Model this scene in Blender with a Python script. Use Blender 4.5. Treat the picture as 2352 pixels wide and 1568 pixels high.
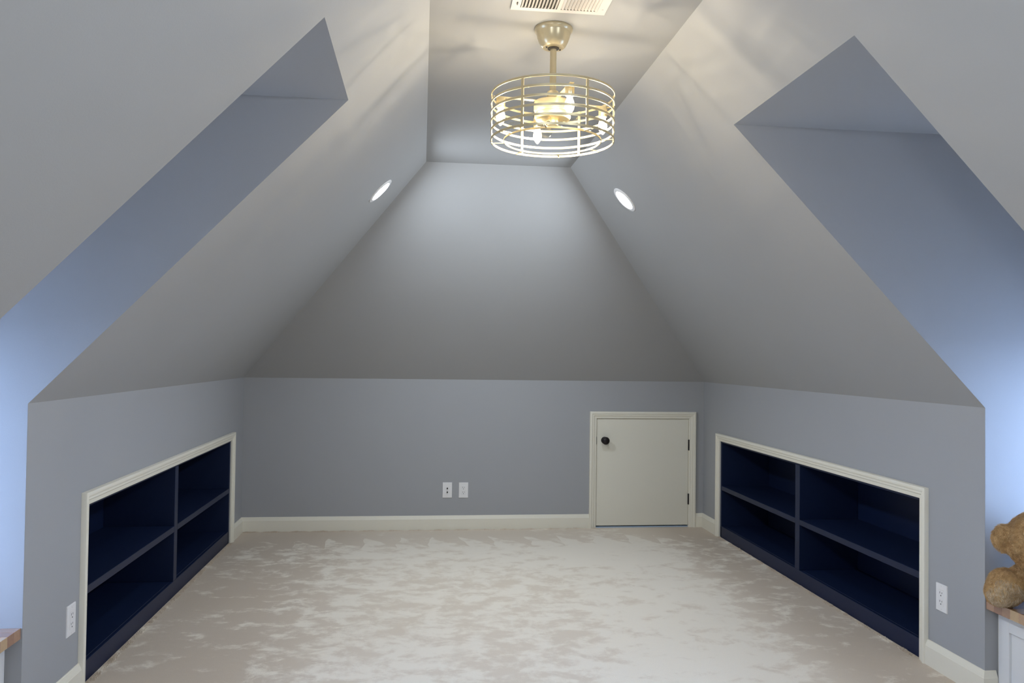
import bpy, bmesh, math, random
import numpy as np
from mathutils import Vector, Matrix

for o in list(bpy.data.objects):
    bpy.data.objects.remove(o, do_unlink=True)
S = bpy.context.scene
COL = S.collection
random.seed(7)
RNG = np.random.default_rng(11)

# ------------------------------------------------------------------ camera
F_PX, YAW, PITCH, ROLL = 1829.76, 0.1125, 0.0196, 0.0130
CAM = Vector((-0.4456, -5.9496, 1.2843))
fw = Vector((math.sin(YAW)*math.cos(PITCH), math.cos(YAW)*math.cos(PITCH), math.sin(PITCH)))
rt = Vector((math.cos(YAW), -math.sin(YAW), 0))
up = rt.cross(fw)
r2 = rt*math.cos(ROLL) + up*math.sin(ROLL)
u2 = up*math.cos(ROLL) - rt*math.sin(ROLL)
cd = bpy.data.cameras.new('camera')
cd.sensor_width = 36.0
cd.lens = F_PX/2352*36.0
cd.clip_start = 0.05
cam = bpy.data.objects.new('camera', cd)
M = Matrix((r2, u2, -fw)).transposed().to_4x4()
M.translation = CAM
cam.matrix_world = M
COL.objects.link(cam)
S.camera = cam

# ------------------------------------------------------------------ light and exposure
SKY_COLOR, SKY_STRENGTH = (0.45, 0.63, 1.0, 1), 21.0
DOWNLIGHT_COLOR, DOWNLIGHT_STRENGTH = (0.80, 0.89, 1.0, 1), 390.0
BULB_COLOR, BULB_STRENGTH = (1.0, 0.87, 0.65, 1), 1450.0
S.view_settings.view_transform = 'Standard'
S.view_settings.look = 'None'
S.view_settings.gamma = 1.0
S.view_settings.exposure = 0.0
S.view_settings.use_curve_mapping = False
w = bpy.data.worlds.new('sky')
S.world = w
w.use_nodes = True
bg = w.node_tree.nodes['Background']
bg.inputs[0].default_value = SKY_COLOR
bg.inputs[1].default_value = SKY_STRENGTH

# ------------------------------------------------------------------ room measures (metres)
W, K, H, C, R = 1.722, 1.112, 2.442, 0.437, 1.192   # half width, knee wall, ceiling, half flat ceiling, hip run
LEN = 7.4                                            # room length; back wall y = 0, front wall y = -LEN
DORM = {-1: (3.181, 3.857, 2.160), 1: (3.090, 3.929, 2.166)}   # far jamb, near jamb, header height
XW = 2.28                                            # dormer window wall
SH_Y0, SH_Y1, SH_Z = 0.352, 2.695, 0.695             # bookcase opening in the knee walls
DX0, DX1, DZ = 0.880, 1.607, 0.829                   # little door
def slope_x(z): return W - (z-K)/(H-K)*(W-C)

# ------------------------------------------------------------------ materials
def new_mat(name):
    m = bpy.data.materials.new(name); m.use_nodes = True
    nt = m.node_tree
    return m, nt, nt.nodes['Principled BSDF'], nt.nodes['Material Output']
def N(nt, t, **kw):
    n = nt.nodes.new(t)
    for k, v in kw.items(): setattr(n, k, v)
    return n
def plain(name, col, rough=0.5, metal=0.0, spec=0.5, bump=0.0, bscale=200.0, var=0.0, coat=0.0):
    m, nt, b, out = new_mat(name)
    b.inputs['Base Color'].default_value = (*col, 1)
    b.inputs['Roughness'].default_value = rough
    b.inputs['Metallic'].default_value = metal
    b.inputs['Specular IOR Level'].default_value = spec
    b.inputs['Coat Weight'].default_value = coat
    geo = N(nt, 'ShaderNodeNewGeometry')
    if bump:
        no = N(nt, 'ShaderNodeTexNoise'); no.inputs['Scale'].default_value = bscale; no.inputs['Detail'].default_value = 3
        nt.links.new(geo.outputs['Position'], no.inputs['Vector'])
        bp = N(nt, 'ShaderNodeBump'); bp.inputs['Strength'].default_value = bump; bp.inputs['Distance'].default_value = 0.002
        nt.links.new(no.outputs['Fac'], bp.inputs['Height']); nt.links.new(bp.outputs['Normal'], b.inputs['Normal'])
    if var:
        no = N(nt, 'ShaderNodeTexNoise'); no.inputs['Scale'].default_value = 3.0; no.inputs['Detail'].default_value = 4
        nt.links.new(geo.outputs['Position'], no.inputs['Vector'])
        mx = N(nt, 'ShaderNodeMix', data_type='RGBA')
        mx.inputs['A'].default_value = (*[c*(1-var) for c in col], 1); mx.inputs['B'].default_value = (*[min(1, c*(1+var)) for c in col], 1)
        nt.links.new(no.outputs['Fac'], mx.inputs['Factor']); nt.links.new(mx.outputs['Result'], b.inputs['Base Color'])
    return m
def emitter(name, col, strength):
    m, nt, b, out = new_mat(name)
    nt.nodes.remove(b)
    e = N(nt, 'ShaderNodeEmission'); e.inputs[0].default_value = col; e.inputs[1].default_value = strength
    nt.links.new(e.outputs[0], out.inputs[0])
    return m
def clear(name, tint, gloss):
    m, nt, b, out = new_mat(name)
    nt.nodes.remove(b)
    t = N(nt, 'ShaderNodeBsdfTransparent'); t.inputs[0].default_value = (*tint, 1)
    g = N(nt, 'ShaderNodeBsdfGlossy'); g.inputs['Roughness'].default_value = 0.02
    mx = N(nt, 'ShaderNodeMixShader'); mx.inputs[0].default_value = gloss
    nt.links.new(t.outputs[0], mx.inputs[1]); nt.links.new(g.outputs[0], mx.inputs[2]); nt.links.new(mx.outputs[0], out.inputs[0])
    return m

MAT = {}
MAT['wall'] = plain('wall_paint', (0.365, 0.373, 0.388), 0.55, spec=0.35, bump=0.10, bscale=260, var=0.02)
MAT['ceil'] = plain('ceiling_paint', (0.368, 0.369, 0.368), 0.6, spec=0.3, bump=0.10, bscale=240, var=0.02)
MAT['trim'] = plain('cream_trim_paint', (0.80, 0.765, 0.655), 0.38, bump=0.03, bscale=120, var=0.015)
MAT['door'] = plain('cream_door_paint', (0.78, 0.75, 0.645), 0.4, bump=0.04, bscale=90, var=0.015)
MAT['navy'] = plain('navy_paint', (0.0056, 0.0135, 0.047), 0.45, spec=0.35, bump=0.04, bscale=140, var=0.05)
MAT['white'] = plain('white_paint', (0.74, 0.75, 0.76), 0.35, bump=0.02, bscale=100, var=0.01)
MAT['plastic'] = plain('white_plastic', (0.80, 0.79, 0.79), 0.3, var=0.01)
MAT['slot'] = plain('dark_slot', (0.03, 0.03, 0.03), 0.6, var=0.05)
MAT['bronze'] = plain('oil_rubbed_bronze', (0.022, 0.018, 0.020), 0.38, metal=0.6, var=0.1)
MAT['gold'] = plain('champagne_metal', (0.72, 0.62, 0.40), 0.34, metal=0.82, var=0.03)
MAT['satin'] = plain('champagne_enamel', (0.58, 0.50, 0.33), 0.28, metal=0.5, var=0.03, coat=0.3)
MAT['dark'] = plain('dark_rubber', (0.05, 0.045, 0.04), 0.6, var=0.05)
MAT['ventw'] = plain('vent_enamel', (0.66, 0.62, 0.58), 0.4, var=0.02)
MAT['sill'] = plain('threshold_daylight_tint', (0.42, 0.52, 0.66), 0.4, var=0.03)  # blue of the daylight under the door, put into the threshold's colour
MAT['glass'] = clear('window_glass', (0.97, 0.98, 0.98), 0.06)
MAT['acrylic'] = clear('clear_acrylic', (0.93, 0.92, 0.88), 0.10)
MAT['lens'] = emitter('downlight_lens', DOWNLIGHT_COLOR, DOWNLIGHT_STRENGTH)
MAT['filament'] = emitter('filament_glow', BULB_COLOR, BULB_STRENGTH)
def bulb_glass():
    m, nt, b, out = new_mat('bulb_glass'); nt.nodes.remove(b)
    t = N(nt, 'ShaderNodeBsdfTransparent')
    e = N(nt, 'ShaderNodeEmission'); e.inputs[0].default_value = BULB_COLOR; e.inputs[1].default_value = 9.0
    mx = N(nt, 'ShaderNodeMixShader'); mx.inputs[0].default_value = 0.22
    nt.links.new(t.outputs[0], mx.inputs[1]); nt.links.new(e.outputs[0], mx.inputs[2]); nt.links.new(mx.outputs[0], out.inputs[0])
    return m
MAT['bulb'] = bulb_glass()
MAT['duct'] = plain('duct_dark', (0.05, 0.045, 0.04), 0.7, var=0.05)

def carpet_material():
    m, nt, b, out = new_mat('beige_carpet')
    L = nt.links.new
    geo = N(nt, 'ShaderNodeNewGeometry')
    sep = N(nt, 'ShaderNodeSeparateXYZ'); L(geo.outputs['Position'], sep.inputs[0])
    def math_(op, a, b_=None, c=None, clamp=False):
        n = N(nt, 'ShaderNodeMath', operation=op, use_clamp=clamp)
        for i, v in enumerate((a, b_, c)):
            if v is None: continue
            if isinstance(v, (int, float)): n.inputs[i].default_value = v
            else: L(v, n.inputs[i])
        return n.outputs[0]
    def noise(scale, detail, rough, dist=0.0, sx=1, sy=1, off=0):
        mp = N(nt, 'ShaderNodeMapping'); mp.inputs['Scale'].default_value = (sx, sy, 1); mp.inputs['Location'].default_value = (off, off*1.7, 0)
        L(geo.outputs['Position'], mp.inputs[0])
        n = N(nt, 'ShaderNodeTexNoise'); n.inputs['Scale'].default_value = scale; n.inputs['Detail'].default_value = detail
        n.inputs['Roughness'].default_value = rough; n.inputs['Distortion'].default_value = dist
        L(mp.outputs[0], n.inputs['Vector']); return n.outputs['Fac']
    def step(v, a, b_):
        mr = N(nt, 'ShaderNodeMapRange', interpolation_type='SMOOTHSTEP')
        L(v, mr.inputs[0]); mr.inputs[1].default_value = a; mr.inputs[2].default_value = b_
        return mr.outputs[0]
    x, y = sep.outputs[0], sep.outputs[1]
    # pile laid one way or the other by feet and the vacuum: ragged patches
    ragged = noise(8.5, 6, 0.66, 0.25, 0.8, 1.0)
    big = noise(1.6, 2, 0.5, 0.2, 1, 1, 4.0)
    # which way the pile lies across the room: mostly brushed up in the middle, down along the sides and the back
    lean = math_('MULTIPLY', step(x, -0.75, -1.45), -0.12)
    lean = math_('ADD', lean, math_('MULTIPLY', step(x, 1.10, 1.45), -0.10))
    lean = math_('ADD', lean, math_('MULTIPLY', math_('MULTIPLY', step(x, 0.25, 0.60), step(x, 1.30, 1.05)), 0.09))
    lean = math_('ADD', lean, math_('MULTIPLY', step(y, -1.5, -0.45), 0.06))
    # vacuum strokes against the back wall: comb of wedges
    comb = math_('FRACT', math_('ADD', math_('MULTIPLY', x, 4.3), math_('MULTIPLY', noise(2.0, 2, 0.5), 1.2)))
    wedge = math_('MULTIPLY', comb, 0.30)
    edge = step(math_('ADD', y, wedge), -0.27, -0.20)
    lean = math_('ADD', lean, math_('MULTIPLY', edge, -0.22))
    v = math_('ADD', math_('ADD', ragged, math_('MULTIPLY', math_('SUBTRACT', big, 0.5), 0.25)), lean)
    patch = step(v, 0.40, 0.59)
    fine = noise(420, 3, 0.7)
    cr = N(nt, 'ShaderNodeMix', data_type='RGBA')
    side = math_('MAXIMUM', step(x, -0.60, -1.30), step(x, 1.12, 1.50))  # darker along both sides: partly brushed pile, partly shade put into the colour
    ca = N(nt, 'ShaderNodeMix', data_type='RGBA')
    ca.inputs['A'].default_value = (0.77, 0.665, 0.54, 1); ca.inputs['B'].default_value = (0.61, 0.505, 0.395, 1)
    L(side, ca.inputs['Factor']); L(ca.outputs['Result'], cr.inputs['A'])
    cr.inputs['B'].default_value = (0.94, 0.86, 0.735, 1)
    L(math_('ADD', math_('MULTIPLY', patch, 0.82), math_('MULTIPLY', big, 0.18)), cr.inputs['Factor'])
    mult = N(nt, 'ShaderNodeMix', data_type='RGBA', blend_type='MULTIPLY')
    mult.inputs['Factor'].default_value = 1.0
    L(cr.outputs['Result'], mult.inputs['A'])
    mr = N(nt, 'ShaderNodeMapRange'); L(fine, mr.inputs[0]); mr.inputs[1].default_value = 0.3; mr.inputs[2].default_value = 0.7; mr.inputs[3].default_value = 0.86; mr.inputs[4].default_value = 1.08
    L(mr.outputs[0], mult.inputs['B'])
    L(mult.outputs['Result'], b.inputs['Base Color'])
    b.inputs['Roughness'].default_value = 0.95
    b.inputs['Specular IOR Level'].default_value = 0.1
    b.inputs['Sheen Weight'].default_value = 0.15
    bp = N(nt, 'ShaderNodeBump'); bp.inputs['Strength'].default_value = 0.6; bp.inputs['Distance'].default_value = 0.004
    L(math_('ADD', fine, math_('MULTIPLY', ragged, 2.0)), bp.inputs['Height']); L(bp.outputs['Normal'], b.inputs['Normal'])
    return m
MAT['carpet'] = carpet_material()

def wood_material():
    m, nt, b, out = new_mat('butcher_block')
    L = nt.links.new
    oi = N(nt, 'ShaderNodeObjectInfo'); geo = N(nt, 'ShaderNodeNewGeometry')
    mp = N(nt, 'ShaderNodeMapping'); mp.inputs['Scale'].default_value = (3, 60, 60); L(geo.outputs['Position'], mp.inputs[0])
    n = N(nt, 'ShaderNodeTexNoise'); n.inputs['Scale'].default_value = 2; n.inputs['Detail'].default_value = 5; L(mp.outputs[0], n.inputs['Vector'])
    ra = N(nt, 'ShaderNodeValToRGB')
    ra.color_ramp.elements[0].color = (0.27, 0.13, 0.09, 1); ra.color_ramp.elements[1].color = (0.52, 0.36, 0.20, 1)
    e = ra.color_ramp.elements.new(0.5); e.color = (0.36, 0.20, 0.125, 1)
    ad = N(nt, 'ShaderNodeMath', operation='MULTIPLY_ADD'); L(n.outputs['Fac'], ad.inputs[0]); ad.inputs[1].default_value = 0.35
    L(oi.outputs['Random'], ad.inputs[2])
    sb = N(nt, 'ShaderNodeMath', operation='SUBTRACT'); L(ad.outputs[0], sb.inputs[0]); sb.inputs[1].default_value = 0.17
    L(sb.outputs[0], ra.inputs[0]); L(ra.outputs[0], b.inputs['Base Color'])
    b.inputs['Roughness'].default_value = 0.14; b.inputs['Coat Weight'].default_value = 1.0; b.inputs['Coat Roughness'].default_value = 0.08; b.inputs['Coat IOR'].default_value = 1.6
    return m
MAT['wood'] = wood_material()

def fur_material(name, a, c):
    m, nt, b, out = new_mat(name)
    L = nt.links.new
    geo = N(nt, 'ShaderNodeNewGeometry')
    n = N(nt, 'ShaderNodeTexNoise'); n.inputs['Scale'].default_value = 90; n.inputs['Detail'].default_value = 3; L(geo.outputs['Position'], n.inputs['Vector'])
    mx = N(nt, 'ShaderNodeMix', data_type='RGBA'); mx.inputs['A'].default_value = (*a, 1); mx.inputs['B'].default_value = (*c, 1)
    mr = N(nt, 'ShaderNodeMapRange'); L(n.outputs['Fac'], mr.inputs[0]); mr.inputs[1].default_value = 0.3; mr.inputs[2].default_value = 0.7
    L(mr.outputs[0], mx.inputs['Factor']); L(mx.outputs['Result'], b.inputs['Base Color'])
    b.inputs['Roughness'].default_value = 0.7; b.inputs['Sheen Weight'].default_value = 0.2
    return m
MAT['fur'] = fur_material('brown_plush', (0.43, 0.25, 0.095), (0.72, 0.49, 0.235))
MAT['furpad'] = fur_material('pale_plush', (0.50, 0.38, 0.24), (0.78, 0.64, 0.45))

# ------------------------------------------------------------------ mesh helpers
def obj(name, bm, mat, parent=None, smooth=None):
    me = bpy.data.meshes.new(name)
    bmesh.ops.recalc_face_normals(bm, faces=bm.faces[:])
    bm.to_mesh(me); bm.free()
    if smooth is not None:
        for p in me.polygons: p.use_smooth = True
        me.set_sharp_from_angle(angle=math.radians(smooth))
    me.materials.append(MAT[mat] if isinstance(mat, str) else mat)
    o = bpy.data.objects.new(name, me)
    COL.objects.link(o)
    if parent is not None:
        o.parent = parent
        o.matrix_parent_inverse = Matrix.Translation(-parent.location)
    return o
def empty(name, loc):
    o = bpy.data.objects.new(name, None); COL.objects.link(o)
    o.location = loc; o.empty_display_size = 0.05
    return o
def tag(o, label, cat, group=None, kind=None):
    o['label'] = label
    o['category'] = cat
    if group: o['group'] = group
    if kind: o['kind'] = kind
    return o
def struct(o, label, cat): return tag(o, label, cat, kind='structure')
def box(bm, x0, x1, y0, y1, z0, z1, bev=0.0, seg=1):
    x0, x1 = sorted((x0, x1)); y0, y1 = sorted((y0, y1)); z0, z1 = sorted((z0, z1))
    vs = [bm.verts.new((x, y, z)) for x in (x0, x1) for y in (y0, y1) for z in (z0, z1)]
    fs = [bm.faces.new([vs[i] for i in q]) for q in ((0,1,3,2),(4,6,7,5),(0,4,5,1),(2,3,7,6),(0,2,6,4),(1,5,7,3))]
    if bev:
        es = list({e for f in fs for e in f.edges})
        bmesh.ops.bevel(bm, geom=es, offset=bev, segments=seg, profile=0.5, affect='EDGES')
    return bm
def slab(bm, pts, out, back_shift=(0, 0, 0)):
    """A flat panel: the polygon pts is the room side, extruded along the vector out."""
    out = Vector(out); sh = Vector(back_shift)
    a = [bm.verts.new(p) for p in pts]
    b = [bm.verts.new(Vector(p)+out+sh) for p in pts]
    bm.faces.new(a); bm.faces.new(list(reversed(b)))
    n = len(a)
    for i in range(n): bm.faces.new((a[i], a[(i+1) % n], b[(i+1) % n], b[i]))
    return bm
def lathe(bm, prof, seg=32, mat=None):
    """Revolve (r, z) points about z; mat places it."""
    mat = mat or Matrix.Identity(4)
    rings = []
    for r, z in prof:
        if r < 1e-6: rings.append([bm.verts.new(mat @ Vector((0, 0, z)))])
        else: rings.append([bm.verts.new(mat @ Vector((r*math.cos(2*math.pi*i/seg), r*math.sin(2*math.pi*i/seg), z))) for i in range(seg)])
    for A, B in zip(rings, rings[1:]):
        for i in range(seg):
            j = (i+1) % seg
            if len(A) == 1 and len(B) == 1: continue
            if len(A) == 1: bm.faces.new((A[0], B[i], B[j]))
            elif len(B) == 1: bm.faces.new((A[i], A[j], B[0]))
            else: bm.faces.new((A[i], A[j], B[j], B[i]))
    return bm
def T(x, y, z): return Matrix.Translation((x, y, z))
def hoop(bm, r, z0, h, t, cx=0, cy=0, seg=96):
    prof = [(r, z0), (r, z0+h), (r-t, z0+h), (r-t, z0), (r, z0)]
    rings = []
    for rr, z in prof[:4]:
        rings.append([bm.verts.new((cx+rr*math.cos(2*math.pi*i/seg), cy+rr*math.sin(2*math.pi*i/seg), z)) for i in range(seg)])
    for k in range(4):
        A, B = rings[k], rings[(k+1) % 4]
        for i in range(seg):
            j = (i+1) % seg
            bm.faces.new((A[i], A[j], B[j], B[i]))
    return bm
CASING = [(0, 0), (0, .008), (.003, .0095), (.017, .0100), (.0175, .0125), (.0215, .0155), (.031, .0150), (.0315, .0175), (.036, .0205), (.046, .0215), (.050, .0195), (.052, .015), (.052, 0)]
BASE = [(0, 0), (0, .015), (.080, .015), (.082, .0135), (.086, .0125), (.098, .0070), (.103, .0055), (.105, .0035), (.105, 0)]
def strip(bm, mapf, a, b, side, prof, ma=0.0, mb=0.0):
    """Moulding from a to b in wall coordinates (u, v); prof widths go along side; ma/mb are mitres (shift per width)
       lengthways, given per profile width, or ('t', k) for a mitre that follows the thickness."""
    a, b, side = Vector(a), Vector(b), Vector(side)
    t = (b-a).normalized()
    def ring(p, m):
        vs = []
        for wd, th in prof:
            sh = m[1]*th if isinstance(m, tuple) else m*wd
            q = p + side*wd + t*sh
            vs.append(bm.verts.new(mapf(q.x, q.y, th)))
        return vs
    A, B = ring(a, ma), ring(b, mb)
    n = len(A)
    for i in range(n): bm.faces.new((A[i], A[(i+1) % n], B[(i+1) % n], B[i]))
    bm.faces.new(A); bm.faces.new(list(reversed(B)))
    return bm
def back_map(u, v, n): return (u, -n, v)                       # u = x
def side_map(s): return lambda u, v, n: (s*(W-n), -u, v)       # u = distance from the back wall

# ------------------------------------------------------------------ the room shell
TH = 0.06
bm = bmesh.new(); box(bm, -XW-.1, XW+.1, -LEN-.1, .1, -.08, 0)
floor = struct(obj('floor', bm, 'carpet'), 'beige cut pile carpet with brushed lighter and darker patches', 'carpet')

SIDE = {-1: 'left', 1: 'right'}
for s in (-1, 1):
    yf, yn, hd = DORM[s]
    sd = SIDE[s]
    xh = slope_x(hd)
    ox = s*TH
    # knee wall with the bookcase opening and the dormer gap
    bm = bmesh.new()
    for y0, y1, z0, z1 in ((0, SH_Y0, 0, K), (SH_Y0, SH_Y1, SH_Z, K), (SH_Y1, yf, 0, K), (yn, LEN, 0, K)):
        slab(bm, [(s*W, -y0, z0), (s*W, -y1, z0), (s*W, -y1, z1), (s*W, -y0, z1)], (ox, 0, 0))
    struct(obj('wall_'+sd, bm, 'wall'), 'grey painted knee wall on the %s with a built-in bookcase' % ('side of the access door' if s > 0 else 'side away from the access door'), 'wall')
    # sloped ceiling with the dormer cut out of it
    nrm = Vector((s*(H-K), 0, W-C)).normalized()*TH
    bm = bmesh.new()
    slab(bm, [(s*W, 0, K), (s*C, -R, H), (s*C, -yf, H), (s*W, -yf, K)], nrm)
    slab(bm, [(s*xh, -yf, hd), (s*C, -yf, H), (s*C, -yn, H), (s*xh, -yn, hd)], nrm)
    slab(bm, [(s*W, -yn, K), (s*C, -yn, H), (s*C, -LEN+R, H), (s*W, -LEN, K)], nrm)
    struct(obj('ceiling_'+sd, bm, 'ceil'), 'grey sloped ceiling over the %s knee wall, cut by a dormer' % sd, 'ceiling')
    # dormer: two cheeks, flat top, window wall
    cheek = [(s*W, K), (s*xh, hd), (s*XW, hd), (s*XW, 0), (s*W, 0)]
    for nm, yy, oy in (('far', -yf, TH), ('near', -yn, -TH)):
        bm = bmesh.new()
        slab(bm, [(x, yy-math.copysign(.0012, oy), z) for x, z in cheek], (0, oy, 0), (s*.03, 0, .0))
        struct(obj('wall_%s_dormer_%s' % (sd, nm), bm, 'wall'), 'grey %s cheek wall of the %s dormer' % (nm, sd), 'wall')
    bm = bmesh.new()
    slab(bm, [(s*xh, -yf, hd), (s*xh, -yn, hd), (s*XW, -yn, hd), (s*XW, -yf, hd)], (0, 0, TH), (s*.08, 0, 0))
    struct(obj('ceiling_%s_dormer' % sd, bm, 'ceil'), 'flat grey ceiling of the %s dormer' % sd, 'ceiling')
    wy0, wy1, wz0, wz1 = yf+(.05 if s < 0 else .10), yn-(.05 if s < 0 else .10), .46, 1.38
    bm = bmesh.new()
    for y0, y1, z0, z1 in ((yf, wy0, 0, hd), (wy1, yn, 0, hd), (wy0, wy1, 0, wz0), (wy0, wy1, wz1, hd)):
        slab(bm, [(s*XW, -y0, z0), (s*XW, -y1, z0), (s*XW, -y1, z1), (s*XW, -y0, z1)], (ox, 0, 0))
    struct(obj('wall_%s_dormer_end' % sd, bm, 'wall'), 'grey end wall of the %s dormer around its window' % sd, 'wall')
    # window
    wr = struct(empty('window_%d' % (1 if s < 0 else 2), (s*(XW+.03), -(wy0+wy1)/2, wz0)), 'white sash window in the %s dormer' % sd, 'window')
    bm = bmesh.new(); fx0, fx1 = s*(XW+.005), s*(XW+.055)
    box(bm, fx0, fx1, -wy0, -wy0-.04, wz0, wz1); box(bm, fx0, fx1, -wy1, -wy1+.04, wz0, wz1)
    box(bm, fx0, fx1, -wy0-.04, -wy1+.04, wz1-.04, wz1); box(bm, fx0, fx1, -wy0-.04, -wy1+.04, wz0, wz0+.04)
    obj('window_frame', bm, 'white', wr)
    zm = (wz0+wz1)/2
    bm = bmesh.new(); box(bm, s*(XW+.012), s*(XW+.05), -wy0-.04, -wy1+.04, zm-.02, zm+.02, .003); obj('meeting_rail', bm, 'white', wr)
    for z0, z1, dx in ((wz0+.04, zm-.02, .025), (zm+.02, wz1-.04, .035)):
        bm = bmesh.new(); box(bm, s*(XW+dx), s*(XW+dx+.004), -wy0-.04, -wy1+.04, z0, z1); obj('pane', bm, 'glass', wr)
    bm = bmesh.new(); box(bm, s*(XW-.05), s*(XW), -wy0+.05, -wy1-.05, wz0-.022, wz0, .004); obj('window_sill', bm, 'white', wr)

for nm, y, q, sg in (('back', 0.0, 1, 1), ('front', -LEN, -1, -1)):
    bm = bmesh.new()
    if nm == 'back':
        for x0, x1, z0, z1 in ((-W, DX0, 0, K), (DX1, W, 0, K), (DX0, DX1, DZ, K)):
            slab(bm, [(x0, y, z0), (x1, y, z0), (x1, y, z1), (x0, y, z1)], (0, sg*TH, 0))
    else:
        slab(bm, [(-W, y, 0), (W, y, 0), (W, y, K), (-W, y, K)], (0, sg*TH, 0))
    struct(obj('wall_'+nm, bm, 'wall'), 'grey low wall with a little access door and outlets' if nm == 'back' else 'plain grey low wall opposite the access door', 'wall')
    yr = y - sg*R
    bm = bmesh.new()
    slab(bm, [(-W, y, K), (W, y, K), (C, yr, H), (-C, yr, H)], Vector((0, sg*(H-K), R)).normalized()*TH)
    struct(obj('ceiling_'+nm, bm, 'ceil'), 'grey hipped ceiling rising from the low wall %s' % ('with the access door' if nm == 'back' else 'opposite the access door'), 'ceiling')
bm = bmesh.new()
slab(bm, [(-C, -R, H), (C, -R, H), (C, -LEN+R, H), (-C, -LEN+R, H)], (0, 0, TH))
struct(obj('ceiling', bm, 'ceil'), 'narrow flat ceiling strip along the ridge', 'ceiling')

bm = bmesh.new(); box(bm, -60, 60, -60, 60, -3.3, -3.2)
MAT['paving'] = plain('pale_paving', (0.42, 0.43, 0.44), 0.9, bump=0.3, bscale=30, var=0.1)
struct(obj('ground', bm, 'paving'), 'pale paved ground far below the dormer windows', 'ground')

# ------------------------------------------------------------------ baseboards
def baseboard(name, pieces, label):
    bm = bmesh.new()
    for mp, a, b, ma, mb in pieces: strip(bm, mp, (a, 0), (b, 0), (0, 1), BASE, ma, mb)
    return struct(obj(name, bm, 'trim', smooth=20), label, 'baseboard')
CW = .052
baseboard('baseboard_back', [(back_map, -W, DX0-CW, ('t', 1), 0.0), (back_map, DX1+CW, W, 0.0, ('t', -1))], 'cream baseboard along the wall with the access door')
baseboard('baseboard_front', [(lambda u, v, n: (u, -LEN+n, v), -W, W, ('t', 1), ('t', -1))], 'cream baseboard along the wall opposite the access door')
for s in (-1, 1):
    yf, yn, hd = DORM[s]; m = side_map(s)
    chk = lambda u, v, n, yf=yf, s=s: (s*(W+u), -yf-n, v)
    chn = lambda u, v, n, yn=yn, s=s: (s*(W+u), -yn+n, v)
    baseboard('baseboard_'+SIDE[s], [(m, 0, SH_Y0-CW, ('t', 1), 0.0), (m, SH_Y1+CW, yf, 0.0, ('t', 1)),
              (chk, 0, .044, ('t', -1), 0.0), (chn, 0, .044, ('t', -1), 0.0), (m, yn, LEN, ('t', -1), ('t', -1))],
              'cream baseboard along the %s knee wall beside the bookcase' % SIDE[s])

# ------------------------------------------------------------------ built-in bookcases
def casing(parent, mp, u0, u1, v1, mat='trim'):
    """Left leg, head and right leg round an opening u0..u1, 0..v1, mitred at the top corners."""
    for nm, a, b, sd_, ma, mb in (('casing_leg', (u0, 0), (u0, v1), (-1, 0), 0.0, 1.0), ('casing_leg', (u1, 0), (u1, v1), (1, 0), 0.0, 1.0),
                                  ('casing_head', (u0, v1), (u1, v1), (0, 1), -1.0, 1.0)):
        bm = bmesh.new(); strip(bm, mp, a, b, sd_, CASING, ma, mb); obj(nm, bm, mat, parent, smooth=35)
SHELF_Z, DIV_Y = (0.341, 0.372), (1.512, 1.566)
for s in (-1, 1):
    root = empty('built_in_bookcase', (s*(W+.15), -(SH_Y0+SH_Y1)/2, 0))
    tag(root, 'navy built-in bookcase of four empty compartments %s' % ('on the access door side' if s > 0 else 'on the side away from the access door'),
        'bookcase', 'navy knee wall bookcases')
    y0, y1, z1, t, dep = -SH_Y0, -SH_Y1, SH_Z, .018, .36
    X = lambda d: s*(W+d)
    def part(nm, *b_, bev=.0015):
        bm = bmesh.new(); box(bm, *b_, bev); return obj(nm, bm, 'navy', root)
    part('back_panel', X(dep), X(dep+.012), y0, y1, 0, z1)
    part('side_panel', X(.004), X(dep), y0, y0-t, 0, z1); part('side_panel', X(.004), X(dep), y1, y1+t, 0, z1)
    part('top_panel', X(.004), X(dep), y0-t, y1+t, z1-.012, z1)
    part('bottom_panel', X(.022), X(dep), y0-t, y1+t, .062, .082)
    part('plinth', X(.004), X(.022), y0-.002, y1+.002, 0, .082)
    part('divider', X(.004), X(dep), -DIV_Y[0], -DIV_Y[1], .082, z1-.012)
    part('shelf', X(.004), X(dep), y0-t, -DIV_Y[0], *SHELF_Z); part('shelf', X(.004), X(dep), -DIV_Y[1], y1+t, *SHELF_Z)
    casing(root, side_map(s), SH_Y0, SH_Y1, SH_Z)

# ------------------------------------------------------------------ access door
dr = struct(empty('door_1', ((DX0+DX1)/2, 0, 0)), 'small cream flush access door with a black knob', 'door')
JT = .016
bm = bmesh.new(); box(bm, DX0+.0045, DX1-.0045, .002, .036, .016, DZ-.0045, .0015); obj('door_leaf', bm, 'door', dr)
bm = bmesh.new()
box(bm, DX0, DX0+.003, .0, .058, 0, DZ); box(bm, DX1-.003, DX1, .0, .058, 0, DZ); box(bm, DX0, DX1, .0, .058, DZ-.003, DZ)
box(bm, DX0, DX0+.03, .037, .058, 0, DZ); box(bm, DX1-.03, DX1, .037, .058, 0, DZ); box(bm, DX0, DX1, .037, .058, DZ-.03, DZ); box(bm, DX0, DX1, .037, .058, 0, .05)
obj('door_jamb', bm, 'trim', dr)
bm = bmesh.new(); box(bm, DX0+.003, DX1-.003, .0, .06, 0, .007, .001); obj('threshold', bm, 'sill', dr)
casing(dr, back_map, DX0, DX1, DZ)
kx, kz = .944, .662
rx = Matrix.Rotation(math.radians(90), 4, 'X')
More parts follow.
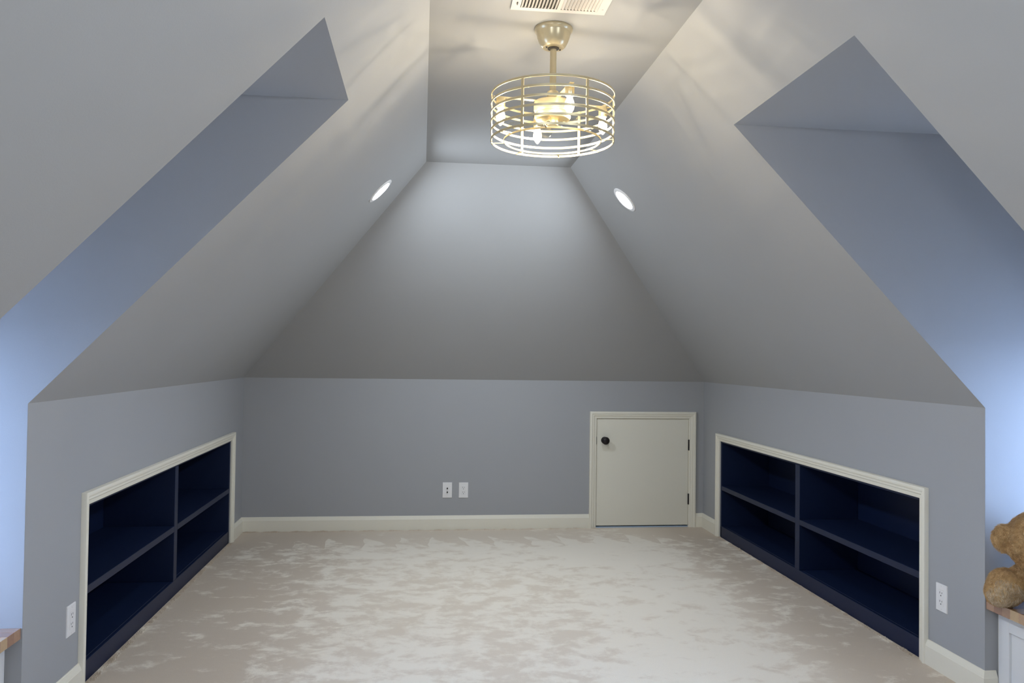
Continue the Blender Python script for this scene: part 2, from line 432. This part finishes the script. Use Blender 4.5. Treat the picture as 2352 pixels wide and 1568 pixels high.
bm = bmesh.new(); lathe(bm, [(0, 0), (.026, 0), (.0265, .003), (.024, .006), (.012, .008), (.0105, .011), (.0105, .024), (.013, .028), (.022, .033), (.0275, .040), (.0292, .048), (.027, .056), (.020, .062), (.010, .0645), (0, .065)], 32, T(kx, .002, kz) @ rx)
kn = obj('door_knob', bm, 'bronze', dr, smooth=40)
bm = bmesh.new(); box(bm, DX0+.0005, DX0+.0048, -.001, .030, kz-.032, kz+.028, .0008); obj('strike_plate', bm, 'bronze', dr)
for z in (.627, .214):
    bm = bmesh.new(); lathe(bm, [(0, -.041), (.005, -.041), (.006, -.038), (.006, .038), (.005, .041), (0, .041)], 16, T(DX1-.003, -.0045, z))
    hg = obj('hinge', bm, 'bronze', dr, smooth=40)
    bm = bmesh.new(); box(bm, DX1-.0045, DX1-.001, -.001, .030, z-.04, z+.04); obj('hinge_leaf', bm, 'bronze', hg)

# ------------------------------------------------------------------ outlet plates
def plate(name, loc, rot, label, kind, group=None):
    root = empty(name, loc); tag(root, label, 'outlet' if kind != 'jack' else 'wall plate', group)
    P = T(*loc) @ Matrix.Rotation(rot, 4, 'Z')               # local: x across, -y out of the wall, z up
    def add(nm, bm, mat, parent=root, sm=None):
        bm.transform(P); return obj(nm, bm, mat, parent, smooth=sm)
    w2, h2, t = .0352, .0570, .0055
    bm = bmesh.new()
    a = [(-w2, 0, -h2), (w2, 0, -h2), (w2, 0, h2), (-w2, 0, h2)]
    vs = [[bm.verts.new((x*k, -y, z*kz_)) for x, _, z in a] for k, kz_, y in ((1, 1, 0), (1, 1, .0018), (.985, .99, .0038), (.93, .955, t))]
    for A, B in zip(vs, vs[1:]):
        for i in range(4): bm.faces.new((A[i], A[(i+1) % 4], B[(i+1) % 4], B[i]))
    bm.faces.new(vs[0]); bm.faces.new(vs[-1])
    pl = add('cover_plate', bm, 'plastic')
    if kind == 'outlet':
        bm = bmesh.new(); box(bm, -.0165, .0165, -t-.0012, -t+.001, -.0335, .0335, .0008); rc = add('receptacle', bm, 'plastic')
        for zc in (.0175, -.0175):
            for x, hw, hh in ((-.0064, .0011, .0042), (.0064, .0011, .0034)):
                bm = bmesh.new(); box(bm, x-hw, x+hw, -t-.0016, -t-.0008, zc+.004-hh, zc+.004+hh); add('blade_slot', bm, 'slot', rc)
            bm = bmesh.new(); lathe(bm, [(0, 0), (.0026, 0), (.0026, .0006), (0, .0006)], 12, T(0, -t-.0012, zc-.0075) @ rx); add('ground_hole', bm, 'slot', rc)
    else:
        for zc in (.0135, -.0145):
            bm = bmesh.new(); lathe(bm, [(0, 0), (.0052, 0), (.0052, .004), (.0042, .0045), (.0042, .009), (0, .009)], 16, T(0, -t, zc) @ rx); j = add('jack', bm, 'bronze', sm=40)
    for zc in ((.0475, -.0475) if kind != 'outlet' else (.0475, -.0475)):
        bm = bmesh.new(); lathe(bm, [(0, 0), (.003, 0), (.0026, .0009), (0, .0011)], 12, T(0, -t, zc) @ rx); add('screw', bm, 'plastic', pl, 40)
    return root
plate('wall_jack_plate', (-.2425, 0, .292), 0, 'white wall plate with two dark jacks beside the outlet on the back wall', 'jack')
plate('wall_outlet', (-.1225, 0, .291), 0, 'white duplex outlet next to the two-jack plate on the low back wall', 'outlet', 'white wall outlets')
plate('wall_outlet', (W, -2.838, .306), -math.pi/2, 'white duplex outlet between the bookcase and the bench with the teddy bear', 'outlet', 'white wall outlets')
plate('wall_outlet', (-W, -2.822, .293), math.pi/2, 'white outlet plate between the bookcase and the empty wooden bench', 'outlet', 'white wall outlets')

# ------------------------------------------------------------------ window benches
for s in (-1, 1):
    yf, yn, hd = DORM[s]
    g = .0015
    ya, yb = -yf-g, -yn+g
    empty_ = 'with the teddy bear on it' if s > 0 else 'left bare'
    zt0, zt1 = (.348, .384) if s < 0 else (.340, .3775)
    xf = W+.046
    cab = empty('bench_cabinet', (s*(xf+.2), (ya+yb)/2, 0))
    tag(cab, 'white shaker bench cabinet under the wooden seat ' + empty_, 'cabinet', 'window bench cabinets')
    bm = bmesh.new(); box(bm, s*(xf+.019), s*(XW-.004), ya, yb, 0, zt0-.001, .001); obj('body', bm, 'white', cab)
    bm = bmesh.new(); box(bm, s*(xf+.008), s*(xf+.018), ya, ya-.010, 0, zt0-.001, .001); obj('scribe_strip', bm, 'trim', cab)
    bm = bmesh.new(); box(bm, s*xf, s*(xf+.018), yb, yb+.010, 0, zt0-.001, .001); obj('scribe_strip', bm, 'trim', cab)
    bm = bmesh.new(); box(bm, s*(xf+.004), s*(xf+.018), ya-.010, yb+.010, zt0-.012, zt0-.001, .0005); obj('top_rail', bm, 'white', cab)
    yA, yB, ym = ya-.0115, yb+.0115, (ya+yb)/2
    for y0, y1 in ((yA, ym+.0015), (ym-.0015, yB)):
        dd = empty('door', (s*xf, (y0+y1)/2, 0)); dd.parent = cab; dd.matrix_parent_inverse = Matrix.Translation(-cab.location)
        z0, z1, st = .012, zt0-.0135, .056
        def dp(nm, *q):
            bm = bmesh.new(); box(bm, *q, .0012); o = obj(nm, bm, 'white'); o.parent = dd
            o.matrix_parent_inverse = Matrix.Translation(-Vector((s*xf, (y0+y1)/2, 0))); return o
        dp('stile', s*xf, s*(xf+.018), y0, y0-st, z0, z1); dp('stile', s*xf, s*(xf+.018), y1, y1+st, z0, z1)
        dp('rail', s*xf, s*(xf+.018), y0-st, y1+st, z0, z0+st); dp('rail', s*xf, s*(xf+.018), y0-st, y1+st, z1-st, z1)
        dp('panel', s*(xf+.009), s*(xf+.016), y0-st, y1+st, z0+st, z1-st)
    top = empty('butcher_block_bench', (s*(W+.3), (ya+yb)/2, zt0))
    tag(top, 'glossy butcher block bench top of brown staves, ' + ('under the teddy bear' if s > 0 else 'bare, lit by the window'), 'bench', 'butcher block bench tops')
    n = max(8, round((yn-yf)/.042)); wd = (ya-yb)/n
    for i in range(n):
        bm = bmesh.new(); box(bm, s*(W+.004), s*(XW-.002), ya-i*wd, ya-(i+1)*wd, zt0, zt1, .0008)
        obj('stave', bm, 'wood', top)

# ------------------------------------------------------------------ recessed lights on the slopes
def downlight(s, y, label):
    z = 2.185; x = slope_x(z)
    nin = Vector((-s*(H-K), 0, -(W-C))).normalized()         # into the room
    q = nin.to_track_quat('Z', 'Y').to_matrix().to_4x4()
    Pm = T(s*x, -y, z) @ q
    root = empty('recessed_light', (s*x, -y, z)); tag(root, label, 'ceiling light', 'recessed lights in the sloped ceilings')
    bm = bmesh.new(); lathe(bm, [(.062, .002), (.0635, .006), (.074, .0065), (.083, .004), (.085, .0005), (.085, 0), (.062, 0), (.062, .002)], 48, Pm); obj('trim_ring', bm, 'plastic', root, smooth=40)
    bm = bmesh.new(); lathe(bm, [(.0635, .0025), (.03, .0042), (0, .0048)], 48, Pm); obj('lens', bm, 'lens', root, smooth=40)
downlight(-1, 1.545, 'lit round recessed light above the bookcase on the side without the access door')
downlight(1, 1.545, 'lit round recessed light on the slope above the access door side bookcase')
downlight(-1, 4.86, 'recessed light past the dormer on the empty bench side')
downlight(1, 4.86, 'recessed light past the dormer on the teddy bear side')
downlight(-1, 5.75, 'recessed light by the front hip on the empty bench side')
downlight(1, 5.75, 'recessed light by the front hip on the teddy bear side')

# ------------------------------------------------------------------ ceiling register
vx0, vx1, vy0, vy1 = -.171, .146, -3.344, -3.512
root = empty('air_vent', ((vx0+vx1)/2, (vy0+vy1)/2, H)); tag(root, 'cream ceiling air register with two banks of louvers', 'vent')
bm = bmesh.new()
ix0, ix1, iy0, iy1 = vx0+.030, vx1-.030, vy0-.022, vy1+.022
zb, zf = H-.0005, H-.006
for a_, b_, c_, d_ in ((vx0, ix0, vy0, vy1), (ix1, vx1, vy0, vy1), (ix0, ix1, vy0, iy0), (ix0, ix1, iy1, vy1)): box(bm, a_, b_, c_, d_, zf, zb)
xm = (ix0+ix1)/2
box(bm, xm-.006, xm+.006, iy0, iy1, zf, zb)
obj('face_plate', bm, 'ventw', root)
bm = bmesh.new(); box(bm, ix0, ix1, iy0, iy1, H-.0012, H-.0004); obj('duct_opening', bm, 'duct', root)
for x0, x1, tilt in ((ix0, xm-.006, -42), (xm+.006, ix1, 36)):
    n = 11; p = (x1-x0)/n
    for i in range(n):
        bm = bmesh.new(); box(bm, -.0050, .0050, iy0, iy1, -.0004, .0004)
        ang = math.radians(tilt)
        bm.transform(T(x0+(i+.5)*p, 0, H-.0048) @ Matrix.Rotation(ang, 4, 'Y'))
        obj('louver', bm, 'ventw', root)
bm = bmesh.new(); box(bm, vx0+.016, vx0+.019, vy0-.045, vy0-.060, zf-.004, zf); obj('damper_lever', bm, 'dark', root)
for x in (vx0+.014, vx1-.014):
    bm = bmesh.new(); lathe(bm, [(.0, -.0012), (.003, -.0008), (.0034, 0), (0, 0)], 12, T(x, (vy0+vy1)/2 + (.045 if x > 0 else -.0), zf)); obj('screw', bm, 'ventw', root, smooth=40)

# ------------------------------------------------------------------ caged ceiling fan light
fx, fy = -.002, -3.20
RC, ZB, ZT = .217, 2.040, 2.206
root = empty('caged_fan_light', (fx, fy, H)); tag(root, 'champagne drum cage ceiling fan light with four glowing bulbs', 'ceiling light')
bm = bmesh.new(); lathe(bm, [(0, 0), (.066, 0), (.0675, -.006), (.066, -.012), (.062, -.015), (.0605, -.020), (.057, -.034), (.050, -.052), (.043, -.064), (.038, -.069), (.018, -.0705), (0, -.0705)], 48, T(fx, fy, H)); can = obj('canopy', bm, 'satin', root, smooth=40)
bm = bmesh.new(); lathe(bm, [(0, -.069), (.020, -.069), (.020, -.073), (.016, -.075), (0, -.075)], 24, T(fx, fy, H)); obj('rubber_ring', bm, 'dark', can, smooth=40)
for a in (20, 200):
    bm = bmesh.new(); lathe(bm, [(0, -.069), (.003, -.069), (.003, -.073), (0, -.0735)], 10, T(fx+.027*math.cos(math.radians(a)), fy+.027*math.sin(math.radians(a)), H)); obj('screw', bm, 'dark', can, smooth=40)
bm = bmesh.new(); lathe(bm, [(0, H-.072), (.0115, H-.072), (.0115, ZT+.002), (0, ZT+.002)], 24, T(fx, fy, 0)); obj('downrod', bm, 'satin', root, smooth=40)
bm = bmesh.new(); lathe(bm, [(0, ZT+.012), (.019, ZT+.012), (.021, ZT+.008), (.021, ZT-.018), (.024, ZT-.022), (0, ZT-.022)], 24, T(fx, fy, 0)); obj('coupling', bm, 'gold', root, smooth=40)
bm = bmesh.new(); lathe(bm, [(0, ZT-.020), (.050, ZT-.020), (.062, ZT-.024), (.066, ZT-.030), (.066, ZT-.056), (.062, ZT-.060), (.060, ZT-.064), (.064, ZT-.068), (.064, ZT-.080), (.058, ZT-.088), (.036, ZT-.092), (0, ZT-.092)], 48, T(fx, fy, 0)); obj('motor_housing', bm, 'gold', root, smooth=40)
bm = bmesh.new(); lathe(bm, [(0, ZT-.092), (.020, ZT-.092), (.020, ZT-.108), (.012, ZT-.114), (0, ZT-.115)], 24, T(fx, fy, 0)); obj('end_cap', bm, 'gold', root, smooth=40)
BH = .0075
for i in range(6):
    z = ZB + i*(ZT-ZB-BH)/5
    bm = bmesh.new(); hoop(bm, RC, z, BH, .0025, fx, fy); obj('cage_ring', bm, 'gold', root, smooth=40)
bm = bmesh.new(); hoop(bm, RC*.79, ZB, BH*.8, .0025, fx, fy); obj('inner_ring', bm, 'gold', root, smooth=40)
for k in range(6):
    a = math.radians(53+60*k)
    bm = bmesh.new(); box(bm, RC-.0055, RC-.0027, -.0045, .0045, ZB, ZT); bm.transform(T(fx, fy, 0) @ Matrix.Rotation(a, 4, 'Z')); obj('cage_strap', bm, 'gold', root)
for k in range(8):
    a = math.radians(29+45*k)
    bm = bmesh.new(); box(bm, RC*.79, RC-.003, -.0025, .0025, ZB+.001, ZB+.0035); bm.transform(T(fx, fy, 0) @ Matrix.Rotation(a, 4, 'Z')); ln = obj('link', bm, 'gold', root)
    bm = bmesh.new(); lathe(bm, [(0, 0), (.003, 0), (.003, -.003), (0, -.0035)], 10, T(fx+(RC-.004)*math.cos(a), fy+(RC-.004)*math.sin(a), ZB+.001)); obj('screw', bm, 'gold', ln, smooth=40)
for k in range(4):
    a = math.radians(8+90*k)
    rb = RC*.865
    Rm = T(fx, fy, 0) @ Matrix.Rotation(a, 4, 'Z')
    bm = bmesh.new(); box(bm, .058, RC-.003, -.007, .007, ZT-.026, ZT-.0235); bm.transform(Rm); arm = obj('arm', bm, 'gold', root)
    P = Rm @ T(rb, 0, 0)
    bm = bmesh.new(); lathe(bm, [(0, ZT-.026), (.014, ZT-.026), (.0155, ZT-.029), (.0155, ZT-.058), (.014, ZT-.062), (0, ZT-.062)], 24, P); so = obj('socket', bm, 'gold', root, smooth=40)
    bm = bmesh.new(); lathe(bm, [(0, ZT-.0615), (.0095, ZT-.0625), (.0105, ZT-.070), (.0150, ZT-.082), (.0165, ZT-.094), (.0145, ZT-.106), (.009, ZT-.116), (.0035, ZT-.123), (0, ZT-.125)], 24, P); obj('bulb', bm, 'bulb', so, smooth=60)
    bm = bmesh.new(); lathe(bm, [(0, ZT-.074), (.005, ZT-.076), (.006, ZT-.082), (.006, ZT-.104), (.005, ZT-.110), (0, ZT-.112)], 16, P); obj('filament', bm, 'filament', so, smooth=60)
for k in range(5):
    a = math.radians(24+72*k)
    bm = bmesh.new()
    pts = [(.030, -.010), (.060, -.020), (.120, -.027), (.152, -.022), (.158, -.006), (.150, .014), (.110, .024), (.060, .018), (.030, .010)]
    slab(bm, [(x, y, 0) for x, y in pts], (0, 0, .0022))
    bm.transform(T(fx, fy, ZT-.104) @ Matrix.Rotation(a, 4, 'Z') @ Matrix.Rotation(math.radians(14), 4, 'X')); bl = obj('fan_blade', bm, 'acrylic', root)
    bm = bmesh.new(); box(bm, .014, .052, -.006, .006, -.0022, 0); bm.transform(T(fx, fy, ZT-.104) @ Matrix.Rotation(a, 4, 'Z') @ Matrix.Rotation(math.radians(14), 4, 'X')); obj('blade_bracket', bm, 'gold', bl)

# ------------------------------------------------------------------ teddy bear slumped on the right bench
SEAT = .3775
def bear():
    ell = []   # centre, radii, long-axis direction
    def E_(c, r, d=(0, 0, 1)): ell.append((Vector(c), r, Vector(d).normalized()))
    def limb(a, b, ra, rb, n=5):
        a, b = Vector(a), Vector(b)
        for i in range(n):
            t = i/(n-1); r = ra+(rb-ra)*t
            E_(a.lerp(b, t), (r, r, r))
    hc = Vector((1.822, -3.285, .634))
    fwd = Vector((-.62, -.62, -.48)).normalized()            # where the face points: down towards its feet
    lat = Vector((-.76, .65, 0)).normalized()
    crown = lat.cross(fwd).normalized()
    if crown.z < 0: crown = -crown
    E_((2.035, -3.335, SEAT+.118), (.118, .118, .120)); E_((1.985, -3.320, SEAT+.215), (.095, .095, .11))
    E_(hc, (.130, .130, .122)); E_(hc+fwd*.085-crown*.035, (.062, .062, .05))
    limb((1.985, -3.245, SEAT+.110), (1.810, -3.200, SEAT+.098), .072, .062)   # leg by the jamb
    E_((1.740, -3.182, SEAT+.072), (.064, .062, .066)); E_((1.716, -3.184, SEAT+.054), (.054, .052, .052))
    limb((1.985, -3.420, SEAT+.080), (1.830, -3.415, SEAT+.072), .070, .062)   # the other leg
    E_((1.770, -3.410, SEAT+.078), (.062, .060, .076))
    limb((1.960, -3.215, SEAT+.235), (1.900, -3.195, SEAT+.130), .044, .038)   # arms
    limb((1.955, -3.430, SEAT+.235), (1.860, -3.480, SEAT+.130), .046, .040)
    for sg in (1, -1):                                                   # ears: thick discs
        ec = hc + lat*sg*.122 + crown*.004
        for q in ((0, 0), (.018, .016), (-.016, .018), (0, .030)):
            E_(ec + crown*q[0]*1.3 + lat*sg*(q[1]-.005) - Vector((0, 0, .004)), (.030, .030, .034))
    bm = bmesh.new()
    for c, r, d in ell:
        bmesh.ops.create_icosphere(bm, subdivisions=3, radius=1.0, matrix=T(*c) @ Matrix.Diagonal((*r, 1)))
    me = bpy.data.meshes.new('bear_raw'); bm.to_mesh(me); bm.free()
    tmp = bpy.data.objects.new('bear_raw', me); COL.objects.link(tmp)
    md = tmp.modifiers.new('r', 'REMESH'); md.mode = 'VOXEL'; md.voxel_size = .009
    sm = tmp.modifiers.new('s', 'SMOOTH'); sm.factor = .5; sm.iterations = 6
    dg = bpy.context.evaluated_depsgraph_get()
    nm = bpy.data.meshes.new_from_object(tmp.evaluated_get(dg))
    bpy.data.objects.remove(tmp, do_unlink=True)
    root = empty('teddy_bear', (1.95, -3.30, SEAT)); tag(root, 'brown plush teddy bear slumped on the wooden window bench', 'teddy bear')
    nm.name = 'body'
    nm.materials.clear(); nm.materials.append(MAT['fur'])
    for p in nm.polygons: p.use_smooth = True
    body = bpy.data.objects.new('body', nm); COL.objects.link(body)
    body.parent = root; body.matrix_parent_inverse = Matrix.Translation(-root.location)
    # sole pads: the leg ends turned to the room and the camera
    soles = [(Vector((1.713, -3.205, SEAT+.052)), Vector((-.62, -.70, -.30)).normalized(), .062), (Vector((1.720, -3.430, SEAT+.075)), Vector((-.93, -.35, 0)).normalized(), .055)]
    nm.calc_loop_triangles()
    V = np.zeros(len(nm.vertices)*3); nm.vertices.foreach_get('co', V); V = V.reshape(-1, 3)
    VN = np.zeros(len(nm.vertices)*3); nm.vertices.foreach_get('normal', VN); VN = VN.reshape(-1, 3)
    TR = np.zeros(len(nm.loop_triangles)*3, int); nm.loop_triangles.foreach_get('vertices', TR); TR = TR.reshape(-1, 3)
    A, B, Cc = V[TR[:, 0]], V[TR[:, 1]], V[TR[:, 2]]
    ar = np.linalg.norm(np.cross(B-A, Cc-A), axis=1)
    n = 130000
    ti = RNG.choice(len(TR), n, p=ar/ar.sum())
    uu, vv = RNG.random(n), RNG.random(n); fl = uu+vv > 1; uu[fl] = 1-uu[fl]; vv[fl] = 1-vv[fl]
    w0, w1, w2 = (1-uu-vv)[:, None], uu[:, None], vv[:, None]
    P = A[ti]*w0+B[ti]*w1+Cc[ti]*w2
    Nn = VN[TR[ti, 0]]*w0+VN[TR[ti, 1]]*w1+VN[TR[ti, 2]]*w2; Nn /= np.linalg.norm(Nn, axis=1)[:, None]
    hcv = np.array(hc)
    # combing: down and outwards, with soft clumps
    comb = np.tile(np.array([-.35, -.25, -.75]), (n, 1))
    onhead = np.linalg.norm(P-hcv, axis=1) < .15
    comb[onhead] = np.array([-.75, -.35, -.25])
    clump = np.stack([np.sin(P@np.array(k_)*95+ph) for k_, ph in (((1, .4, .2), 0), ((.3, 1, -.5), 1.3), ((-.2, .5, 1), 2.1))], 1)
    Tn = comb + clump*.40 + RNG.normal(0, .16, (n, 3))
    Tn -= Nn*(Tn*Nn).sum(1)[:, None]
    pad = np.zeros(n, bool)
    for c, d, r in soles:
        q = P-np.array(c); pad |= (np.linalg.norm(q, axis=1) < r) & ((Nn@np.array(d)) > .55)
    L = RNG.uniform(.010, .021, n); L[pad] *= .9
    d0 = Nn*.60+Tn*.70; d0 /= np.linalg.norm(d0, axis=1)[:, None]
    d1 = Nn*.10+Tn*1.0; d1 /= np.linalg.norm(d1, axis=1)[:, None]
    sdv = np.cross(d0, RNG.normal(0, 1, (n, 3))); sdv /= np.linalg.norm(sdv, axis=1)[:, None]
    hw = RNG.uniform(.0003, .00065, n)[:, None]
    base = P-Nn*.001
    mid = base+d0*(L*.5)[:, None]; tip = mid+d1*(L*.5)[:, None]
    tip[:, 2] = np.maximum(tip[:, 2], SEAT+.001); mid[:, 2] = np.maximum(mid[:, 2], SEAT+.001)
    vert = np.stack([base-sdv*hw, base+sdv*hw, mid+sdv*hw*.8, mid-sdv*hw*.8, tip], 1)
    lim = -DORM[1][0]-.003
    for nm_, sel, mt in (('fur', ~pad, 'fur'), ('sole_fur', pad, 'furpad')):
        vs = vert[sel]
        vs[..., 1] = np.minimum(vs[..., 1], lim)
        k = len(vs); idx = np.arange(k)[:, None]*5
        me2 = bpy.data.meshes.new(nm_)
        quads = (idx+np.array([0, 1, 2, 3])); tris = (idx+np.array([3, 2, 4]))
        me2.from_pydata(vs.reshape(-1, 3).tolist(), [], quads.tolist()+tris.tolist())
        me2.materials.append(MAT[mt])
        o = bpy.data.objects.new(nm_, me2); COL.objects.link(o); o.parent = root; o.matrix_parent_inverse = Matrix.Translation(-root.location)
        o['kind'] = 'stuff'
        if nm_ == 'sole_fur': o['label'] = 'paler fur on the foot soles'
    fc = hc+fwd*.128-crown*.035
    bm = bmesh.new(); bmesh.ops.create_icosphere(bm, subdivisions=2, radius=1, matrix=T(*(hc+fwd*.150-crown*.022)) @ Matrix.Diagonal((.016, .016, .012, 1))); o = obj('nose', bm, 'slot', root, smooth=60)
    for sg in (1, -1):
        bm = bmesh.new(); bmesh.ops.create_icosphere(bm, subdivisions=2, radius=.0085, matrix=T(*(hc+fwd*.112+crown*.040+lat*sg*.042))); obj('eye', bm, 'bronze', root, smooth=60)
    for c, d, r in (): pass
bear()

# ------------------------------------------------------------------ carpet pile standing up along the walls
def pile():
    n = 9000
    rows = []
    segs = [((s*(W-.001), -SH_Y0), (s*(W-.001), -SH_Y1)) for s in (-1, 1)] + [((-W+.02, -.015), (DX0, -.015))]
    Ls = [math.dist(a, b) for a, b in segs]
    v, f = [], []
    for (a, b), L in zip(segs, Ls):
        a, b = np.array(a), np.array(b); t = (b-a)/L; nr = np.array([-t[1], t[0]])
        mid = (a+b)/2
        if np.dot(nr, np.array([0, -1.5])-mid) < 0: nr = -nr
        for i in range(int(n*L/sum(Ls))):
            u = RNG.random(); dp_ = RNG.random()**1.5*.022+.001
            p = a+t*u*L+nr*dp_
            h = RNG.uniform(.003, .006)*(1+.5*math.sin(u*L*37)+.3*math.sin(u*L*91)); ww = RNG.uniform(.0012, .0024); an = RNG.random()*math.pi
            dx, dy = ww*math.cos(an), ww*math.sin(an); lx, ly = RNG.normal(0, .002, 2)
            if abs(p[0]+lx) > W-.0015: lx = 0
            k = len(v); r_ = RNG.uniform(.0025, .0045)
            for q in range(4):
                a_ = an+q*math.pi/2; X_ = p[0]+r_*math.cos(a_)
                v.append((max(-W+.001, min(W-.001, X_)), min(p[1]+r_*math.sin(a_), -.0145), -.001))
            v.append((p[0]+lx, min(p[1]+ly, -.0145), h))
            for q in range(4): f.append((k+q, k+(q+1) % 4, k+4))
    me = bpy.data.meshes.new('carpet_pile'); me.from_pydata(v, [], f); me.materials.append(MAT['carpet'])
    o = bpy.data.objects.new('carpet_pile', me); COL.objects.link(o); o.parent = floor; o['kind'] = 'stuff'
pile()
